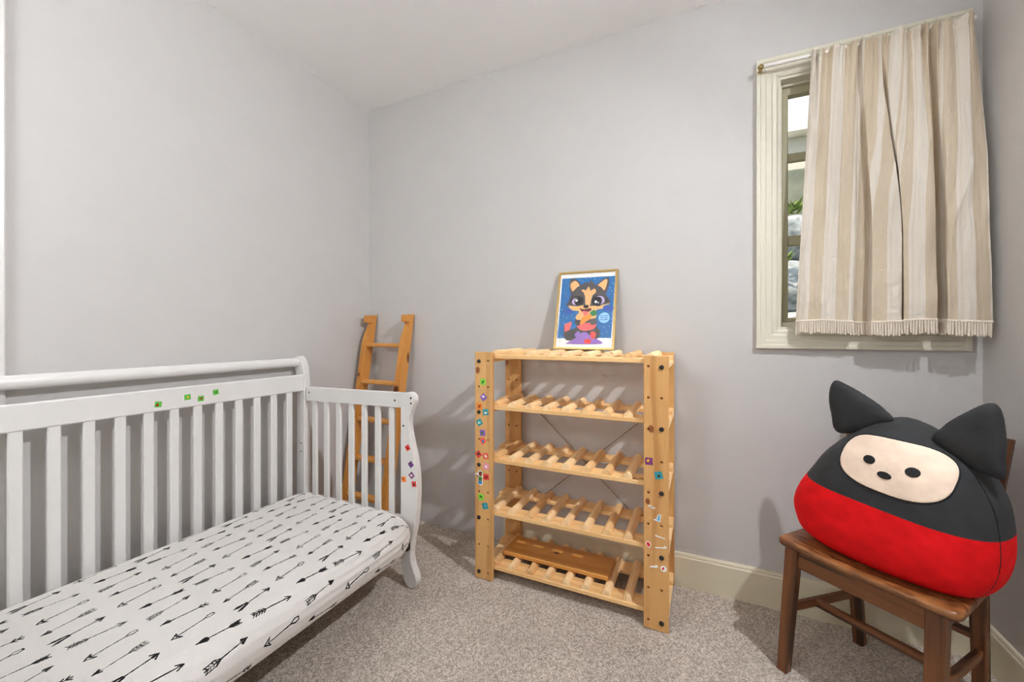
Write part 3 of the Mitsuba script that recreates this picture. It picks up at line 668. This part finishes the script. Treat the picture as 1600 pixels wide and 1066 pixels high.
v = np.array([FO + FN * -.0040 + a * np.array([1.0, 0, 0]) + b * FU for a, b in ((.006, .006), (FW - .006, .006), (FW - .006, FH - .006), (.006, FH - .006))])
add('glass', (v, np.array([[0, 1, 2, 3]])), 'sheet_glass', frame)

# ------------------------------------------------------------------ curtain on its rod
rod = thing('curtain_rod', 'thin white curtain rod with a brass end across the top of the window', 'curtain rod')
RY, RZ = 1.852, 2.126
add('rod', cyl((.204, RY, RZ + .004), (.805, RY, RZ - .002), .0062), 'rod_white', rod, smooth=40)
add('finial', join(ball((.201, RY, RZ + .004), .011, 2), tube([(.201, RY, RZ + .004), (.201, RY + .02, RZ + .004), (.201, 1.884, RZ + .004)], [.005, .005, .008], 12)), 'brass', rod, smooth=40, label='brass finial')
add('bracket', join(cyl((.800, RY, RZ - .002), (.800, 1.884, RZ - .002), .005, 10), box(.790, .810, 1.878, 1.8845, 2.11, 2.15, .001)), 'brass', rod, smooth=40)
crng = np.random.default_rng(9)
NS, NV = 400, 190
VALLEYS = [(-.06, -.05, 0, 0), (.395, .325, .040, .012), (.588, .455, .010, .006), (.772, .742, .026, .018), (1.08, 1.06, 0, 0)]    # at the hem, at the rod, half width of the floor at both
DEPTH = (.034, .060, .070, .076)
def curtain_points():
    s = np.linspace(0, 1, NS); v = np.linspace(0, 1, NV)
    V, S = np.meshgrid(v, s, indexing='ij')
    bl = np.clip(V * 1.35, 0, 1); bl = bl * bl * (3 - 2 * bl)
    open_ = np.clip(V * 2.2, 0, 1)
    fold = np.zeros_like(S); dx = np.zeros_like(S)
    for i in range(len(VALLEYS) - 1):
        (ab, at, aw, au), (bb, bt, bw, bu) = VALLEYS[i], VALLEYS[i + 1]
        aw, bw = aw * bl + au * (1 - bl), bw * bl + bu * (1 - bl)
        a = at * (1 - bl) + ab * bl + aw * open_; b = bt * (1 - bl) + bb * bl - bw * open_
        t = np.clip((S - a) / (b - a), 0, 1); on = (S >= a) & (S < b)
        e = .09 if i else .3
        edge = np.sin(np.clip(t / e, 0, 1) * np.pi / 2) * np.sin(np.clip((1 - t) / (e if i else .06), 0, 1) * np.pi / 2)
        crown = .82 + .18 * np.sin(np.pi * np.clip(t + .08 * np.sin(5 * V + i), 0, 1))
        fold += on * DEPTH[i] * edge * crown
        if i: dx += on * (-.018 * np.sin(2 * np.pi * t)) * open_ * np.exp(-((np.abs(t - .5) - .36) / .2) ** 2)
    grow = .12 + .88 * np.clip(V * 1.08, 0, 1) ** .7
    gather = np.exp(-V * 5.0)
    g = .0120 * np.sin(2 * np.pi * (13 * S + .45 * np.sin(2 * np.pi * 2.7 * S))) * gather + .0045 * np.sin(2 * np.pi * (33 * S + .6 * np.sin(2 * np.pi * 4.1 * S))) * np.exp(-V * 18)
    n = lambda a, b, o: np.asarray(meshkit.fbm(np.stack([S * a + o, V * b + .6 * S, 0 * S + o], -1).reshape(-1, 3))).reshape(S.shape) - .5
    rid = lambda a, b, c, o: .5 - np.abs(2 * (np.asarray(meshkit.noise(np.stack([S * a + c * V + o, V * b - .5 * c * S, 0 * S + o], -1).reshape(-1, 3))).reshape(S.shape) - .5))
    wr = n(11, 1.1, 3.3) * .034 + n(26, 6, 9.1) * .006 + rid(11, 3, 4, 2.2) * rid(6, 2.5, -3, 8.4) * .026 + rid(22, 4, -5, 5.5) * .0022
    X = (.362 + .440 * S) * (1 - V) + (.314 + .500 * S) * V + dx + .0020 * np.sin(2 * np.pi * 11 * S) * (1 - V)
    Y = 1.846 + .026 * np.clip(V * 1.3, 0, 1) * (1 - .12 * S) - fold * grow - g - wr * np.clip(V * 4, 0, 1) * np.clip(fold / .02, .45, 1)
    Y -= .005 * np.exp(-((V - .012) / .009) ** 2) - .003 * np.exp(-((V - .032) / .008) ** 2)      # the rod in its pocket, a pinch below it
    Z = 2.137 - .004 * S + (.0035 * np.sin(2 * np.pi * 13 * S) + .0025 * np.sin(2 * np.pi * 33 * S)) * np.exp(-V * 60) - V * (2.135 - 1.129) + .004 * np.sin(S * 11) * V
    right = np.clip((S - .93) / .07, 0, 1) ** 2
    Y += right * .022 * (1 - V * .6)
    return X, np.minimum(Y, 1.8805), Z, S, V
cx_, cy_, cz_, cs_, cv_ = curtain_points()
cloth_pts = np.stack([cx_, cy_, cz_], -1)
arc = np.concatenate([[0], np.cumsum(np.linalg.norm(np.diff(cloth_pts[int(NV * .7)], axis=0), axis=1))])
cuv = np.stack([np.broadcast_to(arc + .044, (NV, NS)), np.broadcast_to(np.linspace(0, 1, NV)[:, None], (NV, NS))], -1)
curtain = thing('curtain', 'cream and tan striped curtain with twisted fringe covering most of the window', 'curtain')
add('cloth', trimesh.Trimesh(cloth_pts.reshape(-1, 3), grid_faces(NV, NS), process=False), 'curtain_cloth', curtain, smooth=True, uv=cuv.reshape(-1, 2))
bot = cloth_pts[-1]
barc = np.concatenate([[0], np.cumsum(np.linalg.norm(np.diff(bot, axis=0), axis=1))])
def along(d): return np.array([np.interp(d, barc, bot[:, i]) for i in range(3)])
bd = np.arange(0, barc[-1], .0012)
bp3 = np.array([along(d) for d in bd]); bp3[:, 1] -= .002
ph = bd / .0105 * 2 * np.pi
cord = [tube(bp3 + .0026 * np.stack([0 * ph, np.cos(ph + o), np.sin(ph + o)], 1) + [0, 0, .002], .0024, 6) for o in (0, np.pi)]
add('fringe_cord', join(cord), 'fringe_cord', curtain, smooth=True, label='twisted cord heading')
strands = []
for d in np.arange(.003, barc[-1] - .002, .0072):
    p = along(d); L = .043 + crng.uniform(-.004, .004); q = np.linspace(0, 1, 26)
    sway = crng.uniform(-.0015, .0015); out = crng.uniform(-.003, .001)
    c = p + np.stack([sway * q ** 2, out * q - .002, -L * q], 1)
    a = q * L / .0085 * 2 * np.pi + crng.uniform(0, 6)
    for o in (0, np.pi):
        strands.append(tube(c + .0017 * np.stack([np.cos(a + o), np.sin(a + o), 0 * a], 1), .0022, 5))
add('fringe', join(strands), 'fringe_cord', curtain, smooth=True, kind='stuff', label='hanging bullion fringe of twisted threads')

# ------------------------------------------------------------------ chair
CM = np.eye(4); CM[:2, 0] = CHAIR_R; CM[:2, 1] = (-CHAIR_R[1], CHAIR_R[0]); CM[:2, 3] = CHAIR_O
CM[:2, 0] /= np.linalg.norm(CM[:2, 0]); CM[:2, 1] /= np.linalg.norm(CM[:2, 1])
chair = thing('wooden_chair', 'old dark brown wooden chair with a worn saddle seat, in the right corner', 'chair')
def in_chair(m): m.apply_transform(CM); return m
def bar(p0, p1, w0, w1, up=(0, 0, 1)):
    """A straight bar from p0 to p1 with a rectangular section w = (width, height), chamfered."""
    p0, p1 = np.asarray(p0, float), np.asarray(p1, float)
    d = p1 - p0; d /= np.linalg.norm(d); x = np.cross(up, d); x /= np.linalg.norm(x); y = np.cross(d, x)
    pts = []
    for p, (w, h), sg_ in ((p0, w0, 1), (p1, w1, -1)):
        c = .003
        for sx in (-1, 1):
            for sy in (-1, 1):
                a, b = sx * w / 2, sy * h / 2
                pts += [p + (a - sx * c) * x + b * y, p + a * x + (b - sy * c) * y]
    return hull(pts)
UPB = (0, 1, 0)
def leg(p0, p1, w0, w1): return in_chair(bar(p0, p1, w0, w1, UPB))
add('leg', leg((.010, .016, 0), (.034, .030, .408), (.030, .032), (.038, .036)), 'dark_wood_z', chair)
add('leg', leg((.362, .022, 0), (.366, .034, .408), (.036, .034), (.040, .036)), 'dark_wood_z', chair)
def back_post(r0, r1, r2):
    a = [(r0, .372, 0), (r1, .352, .41), (r2, .418, .790)]
    lo = bar(a[0], a[1], (.030, .030), (.036, .036), UPB); hi = bar(a[1], a[2], (.036, .036), (.034, .026), UPB)
    return in_chair(tm(M(lo) + M(hi) + M(hull(np.vstack([ball(a[1], .016, 1).vertices, ball((r1, .353, .43), .016, 1).vertices])))))
add('back_post', back_post(.062, .046, .024), 'dark_wood_z', chair, smooth=30)
add('back_post', back_post(.352, .350, .386), 'dark_wood_z', chair, smooth=30)
def crest(z0, z1, b, arch=0.0):
    r = np.linspace(.030, .380, 13)
    pts = [(x, z0) for x in r] + [(x, z1 + arch * math.sin(math.pi * (x - .03) / .35)) for x in r[::-1]]
    return in_chair(prism(pts, .018, (0, b + .018, 0), (1, 0, 0), (0, .17, 1), .003))
add('crest_rail', crest(.70, .775, .283, .02), 'dark_wood_x', chair, smooth=30)
add('back_rail', crest(.52, .56, .283), 'dark_wood_x', chair, smooth=30)
add('apron', in_chair(box(.04, .362, .020, .040, .345, .408, .002)), 'dark_wood_x', chair)
add('apron', in_chair(box(.026, .046, .04, .350, .350, .408, .002)), 'dark_wood_y', chair)
add('apron', in_chair(box(.352, .372, .04, .350, .350, .408, .002)), 'dark_wood_y', chair)
add('apron', in_chair(box(.04, .362, .345, .363, .350, .408, .002)), 'dark_wood_x', chair)
add('stretcher', in_chair(bar((.022, .03, .205), (.054, .362, .175), (.018, .026), (.018, .026))), 'dark_wood_y', chair)
add('stretcher', in_chair(bar((.364, .03, .205), (.352, .362, .175), (.018, .026), (.018, .026))), 'dark_wood_y', chair)
add('stretcher', in_chair(bar((.034, .150, .194), (.360, .150, .194), (.020, .024), (.020, .024))), 'dark_wood_x', chair)
add('stretcher', in_chair(bar((.054, .364, .215), (.352, .364, .215), (.018, .024), (.018, .024))), 'dark_wood_x', chair)
def layered(P, N, prof, ctr, inner=(0.0, .2, .4, .6, .8, .92), zfun=None):
    """Closed solid from a plan outline P with outward normals N: rings inset by the profile, the middle closed above and below."""
    rings = [np.column_stack([ctr + (P - N * prof[0][0] - ctr) * t, np.full(len(P), prof[0][1])]) for t in inner]
    rings += [np.column_stack([P - N * a, np.full(len(P), z)]) for a, z in prof]
    v = np.vstack(rings)
    if zfun is not None: v[:, 2] += zfun(v)
    n, m = len(P), len(rings)
    i, j = np.meshgrid(np.arange(m - 1), np.arange(n), indexing='ij')
    a, b, c, d = i * n + j, (i + 1) * n + j, (i + 1) * n + (j + 1) % n, i * n + (j + 1) % n
    f = np.vstack([np.stack([a, b, c], -1).reshape(-1, 3), np.stack([a, c, d], -1).reshape(-1, 3)])
    k = np.arange(n); v = np.vstack([v, [[*ctr, v[-n:, 2].mean()]]])
    f = np.vstack([f, np.stack([(m - 1) * n + k, k * 0 + m * n, (m - 1) * n + (k + 1) % n], 1)])
    return trimesh.Trimesh(v, f, process=False)
def seat_mesh():
    poly = sg.Polygon([(-.004, -.004), (.417, -.004), (.398, .362), (.012, .362)]).buffer(-.022).buffer(.022, 8)
    L = poly.length; n = 220
    P = np.array([poly.exterior.interpolate(L * k / n).coords[0] for k in range(n)])
    t = np.roll(P, -1, 0) - np.roll(P, 1, 0); N = np.stack([t[:, 1], -t[:, 0]], 1); N /= np.linalg.norm(N, axis=1, keepdims=True)
    if sg.Polygon(P).exterior.is_ccw is False: N = -N
    def saddle(v):
        r, b, z = v.T
        dip = .016 * np.exp(-((b - .20) / .11) ** 2) * (np.exp(-((r - .13) / .075) ** 2) + np.exp(-((r - .285) / .075) ** 2)) + .006 * np.exp(-((r - .205) / .13) ** 2) * np.exp(-(b / .05) ** 2)
        return -dip * np.clip((z - .408) / .02, 0, 1)
    prof = [(.010, .432), (.004, .430), (.001, .426), (0, .420), (.001, .412), (.006, .407)]
    m = layered(P, N, prof, np.array([.206, .18]), (0.02, .15, .3, .45, .6, .72, .83, .92), saddle)
    uv = np.array(m.vertices[:, :2])
    return in_chair(m), uv
sm_, suv = seat_mesh()
add('seat', sm_, 'seat_wood', chair, smooth=True, uv=suv, label='worn saddle seat')

# ------------------------------------------------------------------ plush cushion on the chair
toy = thing('plush_cushion', 'big black and red plush animal cushion with a pale face, on the wooden chair', 'cushion')
BC, BD = .165, .150                                            # middle and half depth, along the chair
OUT = [(.026, .448), (.000, .490), (-.010, .538), (.006, .596), (.036, .650), (.079, .722), (.140, .784), (.195, .826), (.239, .843), (.285, .832), (.332, .806), (.379, .775), (.415, .730), (.445, .660), (.457, .575), (.455, .515), (.442, .470), (.418, .440), (.379, .424), (.320, .416), (.253, .412), (.180, .413), (.096, .422)]
oc = catmull(OUT, 10, True); CTR = np.array([.225, .600])
oang = np.unwrap(np.arctan2(oc[:, 1] - CTR[1], oc[:, 0] - CTR[0])); orad = np.linalg.norm(oc - CTR, axis=1)
if oang[-1] < oang[0]: oang, orad = oang[::-1], orad[::-1]
def radius(a):
    a = (np.asarray(a) - oang[0]) % (2 * np.pi) + oang[0]
    return np.interp(a, np.append(oang, oang[0] + 2 * np.pi), np.append(orad, orad[0]))
def bulge(lam): return BD * np.clip(1 - np.clip(lam, 0, 1) ** 3.6, 0, 1) ** .42
def face_b(r, z, lift=0.0):
    d = np.stack([r - CTR[0], z - CTR[1]], -1)
    lam = np.linalg.norm(d, axis=-1) / radius(np.arctan2(d[..., 1], d[..., 0]))
    return BC - bulge(lam) - lift - .02 * np.clip((.60 - z) / .2, -1, 1)
def body():
    na = 240; ang = np.linspace(0, 2 * np.pi, na, endpoint=False); R_ = radius(ang)
    q = np.linspace(0, np.pi / 2, 44); lam = np.sin(q) ** .8
    rows = []
    for side in (-1, 1):
        for l in (lam if side < 0 else lam[::-1][1:]):
            r, z = CTR[0] + R_ * l * np.cos(ang), CTR[1] + R_ * l * np.sin(ang)
            b = BC + side * bulge(np.full(na, l)) - .02 * np.clip((.60 - z) / .2, -1, 1)
            rows.append(np.stack([r, b, z], 1))
    v = np.vstack(rows); n, m = na, len(rows)
    w = meshkit.fbm(v * 9.0) if hasattr(meshkit, 'fbm') else np.zeros(len(v))
    dirv = v - np.array([CTR[0], BC, CTR[1]]); dirv /= np.linalg.norm(dirv, axis=1, keepdims=True) + 1e-9
    v = v + dirv * (.002 * (np.asarray(w) - .5))[:, None]
    crease = .0 * np.exp(-((v[:, 2] - .80 + .35 * (v[:, 0] - .28)) / .008) ** 2) * np.exp(-((v[:, 0] - .31) / .06) ** 2)
    v = v - dirv * crease[:, None]
    i, j = np.meshgrid(np.arange(m - 1), np.arange(n), indexing='ij')
    a, b, c, d = i * n + j, (i + 1) * n + j, (i + 1) * n + (j + 1) % n, i * n + (j + 1) % n
    f = np.vstack([np.stack([a, d, c], -1).reshape(-1, 3), np.stack([a, c, b], -1).reshape(-1, 3)])
    mesh = trimesh.Trimesh(v, f, process=False); mesh.merge_vertices(); trimesh.repair.fix_normals(mesh)
    return mesh
bodym = body()
cut_o, cut_n = np.array([.052, 0, .633]), np.array([.100, 0, 1.0]) / math.hypot(.1, 1)
up_ = trimesh.intersections.slice_mesh_plane(bodym, cut_n, cut_o, cap=False); lo_ = trimesh.intersections.slice_mesh_plane(bodym, -cut_n, cut_o, cap=False)
add('upper_body', in_chair(up_), 'plush_black', toy, smooth=True, label='black upper half')
add('lower_body', in_chair(lo_), 'plush_red', toy, smooth=True, label='red lower half')
def applique(cx, cz, a, b, rot, lift, name, mat, parent, border=None, label=None, power=2.0):
    na = 72; t = np.linspace(0, 2 * np.pi, na, endpoint=False); c, s = math.cos(rot), math.sin(rot)
    ex = np.sign(np.cos(t)) * np.abs(np.cos(t)) ** (2 / power) * a; ez = np.sign(np.sin(t)) * np.abs(np.sin(t)) ** (2 / power) * b
    rows = []
    for l, li in [(x, lift) for x in (0.0, .25, .5, .7, .85, .95)] + [(.99, lift * .8), (1.0, -.002)]:
        r, z = cx + l * (ex * c - ez * s), cz + l * (ex * s + ez * c)
        rows.append(np.stack([r, face_b(r, z, li), z], 1))
    v = np.vstack(rows); m = len(rows)
    i, j = np.meshgrid(np.arange(m - 1), np.arange(na), indexing='ij')
    q = [i * na + j, (i + 1) * na + j, (i + 1) * na + (j + 1) % na, i * na + (j + 1) % na]
    f = np.vstack([np.stack([q[0], q[1], q[2]], -1).reshape(-1, 3), np.stack([q[0], q[2], q[3]], -1).reshape(-1, 3)])
    key = add(name, in_chair(trimesh.Trimesh(v, f, process=False)), mat, parent, smooth=True, label=label)
    if border:
        r, z = cx + ex * c - ez * s, cz + ex * s + ez * c
        pts = np.stack([r, face_b(r, z, .001), z], 1); pts = np.vstack([pts, pts[:1]])
        add('stitching', in_chair(tube(pts, border, 8, False)), 'thread_black', key, smooth=True)
    return key
patch = applique(.270, .728, .118, .070, -.12, .0035, 'face_patch', 'plush_cream', toy, .002, 'cream face patch', 2.6)
for cx, cz, a, b in ((.227, .738, .0135, .011), (.316, .728, .0145, .0115)):
    applique(cx, cz, a, b, -.1, .0055, 'eye', 'thread_black', patch)
applique(.263, .706, .015, .009, -.15, .0055, 'nose', 'thread_black', patch)
sa = np.radians(np.linspace(-62, 48, 60)); slam = .972
sr, sz = CTR[0] + radius(sa) * slam * np.cos(sa), CTR[1] + radius(sa) * slam * np.sin(sa)
add('seam', in_chair(tube(np.stack([sr, face_b(sr, sz, .0005), sz], 1), .0009, 6)), 'thread_black', toy, smooth=True)
def ear(pts, bc, th):
    P = catmull(pts, 10, True); c = P.mean(0); rows = []
    na = len(P)
    for side in (-1, 1):
        for l in (np.sin(np.linspace(0, np.pi / 2, 14)) if side < 0 else np.sin(np.linspace(np.pi / 2, 0, 14))[1:]):
            q = c + (P - c) * l
            rows.append(np.stack([q[:, 0], bc + side * th * (1 - l ** 3.5) ** .5 - .05 * (q[:, 1] - .80) * 0, q[:, 1]], 1))
    v = np.vstack(rows); m = len(rows)
    i, j = np.meshgrid(np.arange(m - 1), np.arange(na), indexing='ij')
    a, b, cc, d = i * na + j, (i + 1) * na + j, (i + 1) * na + (j + 1) % na, i * na + (j + 1) % na
    f = np.vstack([np.stack([a, d, cc], -1).reshape(-1, 3), np.stack([a, cc, b], -1).reshape(-1, 3)])
    mesh = trimesh.Trimesh(v, f, process=False); mesh.merge_vertices(); trimesh.repair.fix_normals(mesh)
    return in_chair(mesh)
add('ear', ear([(.112, .775), (.088, .835), (.082, .895), (.096, .938), (.128, .930), (.180, .900), (.222, .868), (.236, .830)], .135, .020), 'plush_black', toy, smooth=True)
add('ear', ear([(.330, .798), (.345, .845), (.385, .888), (.425, .918), (.444, .905), (.452, .850), (.452, .790), (.440, .735)], .135, .024), 'plush_black', toy, smooth=True)

# ------------------------------------------------------------------ what the strip of window shows
struct('ground', box(-6, 8, 2.3, 14, -.4, .30, 0.0), 'soil')
orng = np.random.default_rng(21)
spots = [(.62, 3.60, .55, .30, 'lowest'), (.58, 3.66, 1.02, .26, 'second lowest'), (.64, 3.72, 1.44, .24, 'middle'), (.60, 3.80, 1.82, .22, 'topmost'), (-.10, 3.66, .50, .30, 'left'), (1.34, 3.70, .50, .30, 'right')]
for k, (x, y, z, r, which) in enumerate(spots):
    m = trimesh.creation.icosphere(4, 1.0)
    v = m.vertices * np.array([r * orng.uniform(1.1, 1.2), r * .78, r * orng.uniform(.80, .84)])
    n = np.asarray(meshkit.fbm(v * 4.0 + k * 7.1)) - .5; n2 = np.asarray(meshkit.fbm(v * 13.0 + k * 3.3)) - .5
    m.vertices = v * (1 + .35 * n + .14 * n2)[:, None] + (x, y, z)
    add('boulder', m, 'rock', smooth=25, label=f'grey boulder outside the window, the {which} one of the rockery', cat='boulder', group='boulders of the rockery outside')
def plant(x, y, z, n, size, seed):
    rg = np.random.default_rng(seed); ms = []
    for _ in range(n):
        a = rg.uniform(0, 2 * np.pi); t = rg.uniform(.2, 1.1); L = size * rg.uniform(.6, 1.2)
        d = np.array([math.cos(a) * math.cos(t), math.sin(a) * math.cos(t), math.sin(t)]); s = np.cross(d, [0, 0, 1]); s /= np.linalg.norm(s)
        o = np.array([x, y, z]) + rg.normal(0, size * .4, 3) * [1, .6, .4]
        ms.append(hull([o, o + d * L * .4 + s * L * .16, o + d * L * .45 - s * L * .16, o + d * L, o + d * L * .45 + np.array([0, 0, .03 * L])]))
    return join(ms)
for k, (x, y, z, n) in enumerate(((.52, 3.44, 1.60, 16), (.62, 3.80, 2.04, 40), (.52, 3.46, 1.04, 16))):
    add('rockery_plant', plant(x, y, z, n, .11, 31 + k), 'leaf', label=('small green plant among the boulders outside', 'green tuft on top of the boulders outside', 'low green plant at the foot of the boulders outside')[k], cat='plant')
add('garden_wall', box(-4, 6, 4.55, 4.75, .3, 2.62, .01), 'concrete', label='grey green garden wall behind the boulders outside the window', cat='wall')
nb = thing('neighbour_house', 'pale neighbouring house with a flat roof edge behind the garden wall', 'house')
add('wall', box(-5, 8, 8.0, 8.4, .3, 4.3, .01), 'siding', nb)
add('roof_edge', box(-5.2, 8.2, 7.75, 8.5, 4.3, 4.55, .01), 'sticker_white', nb)
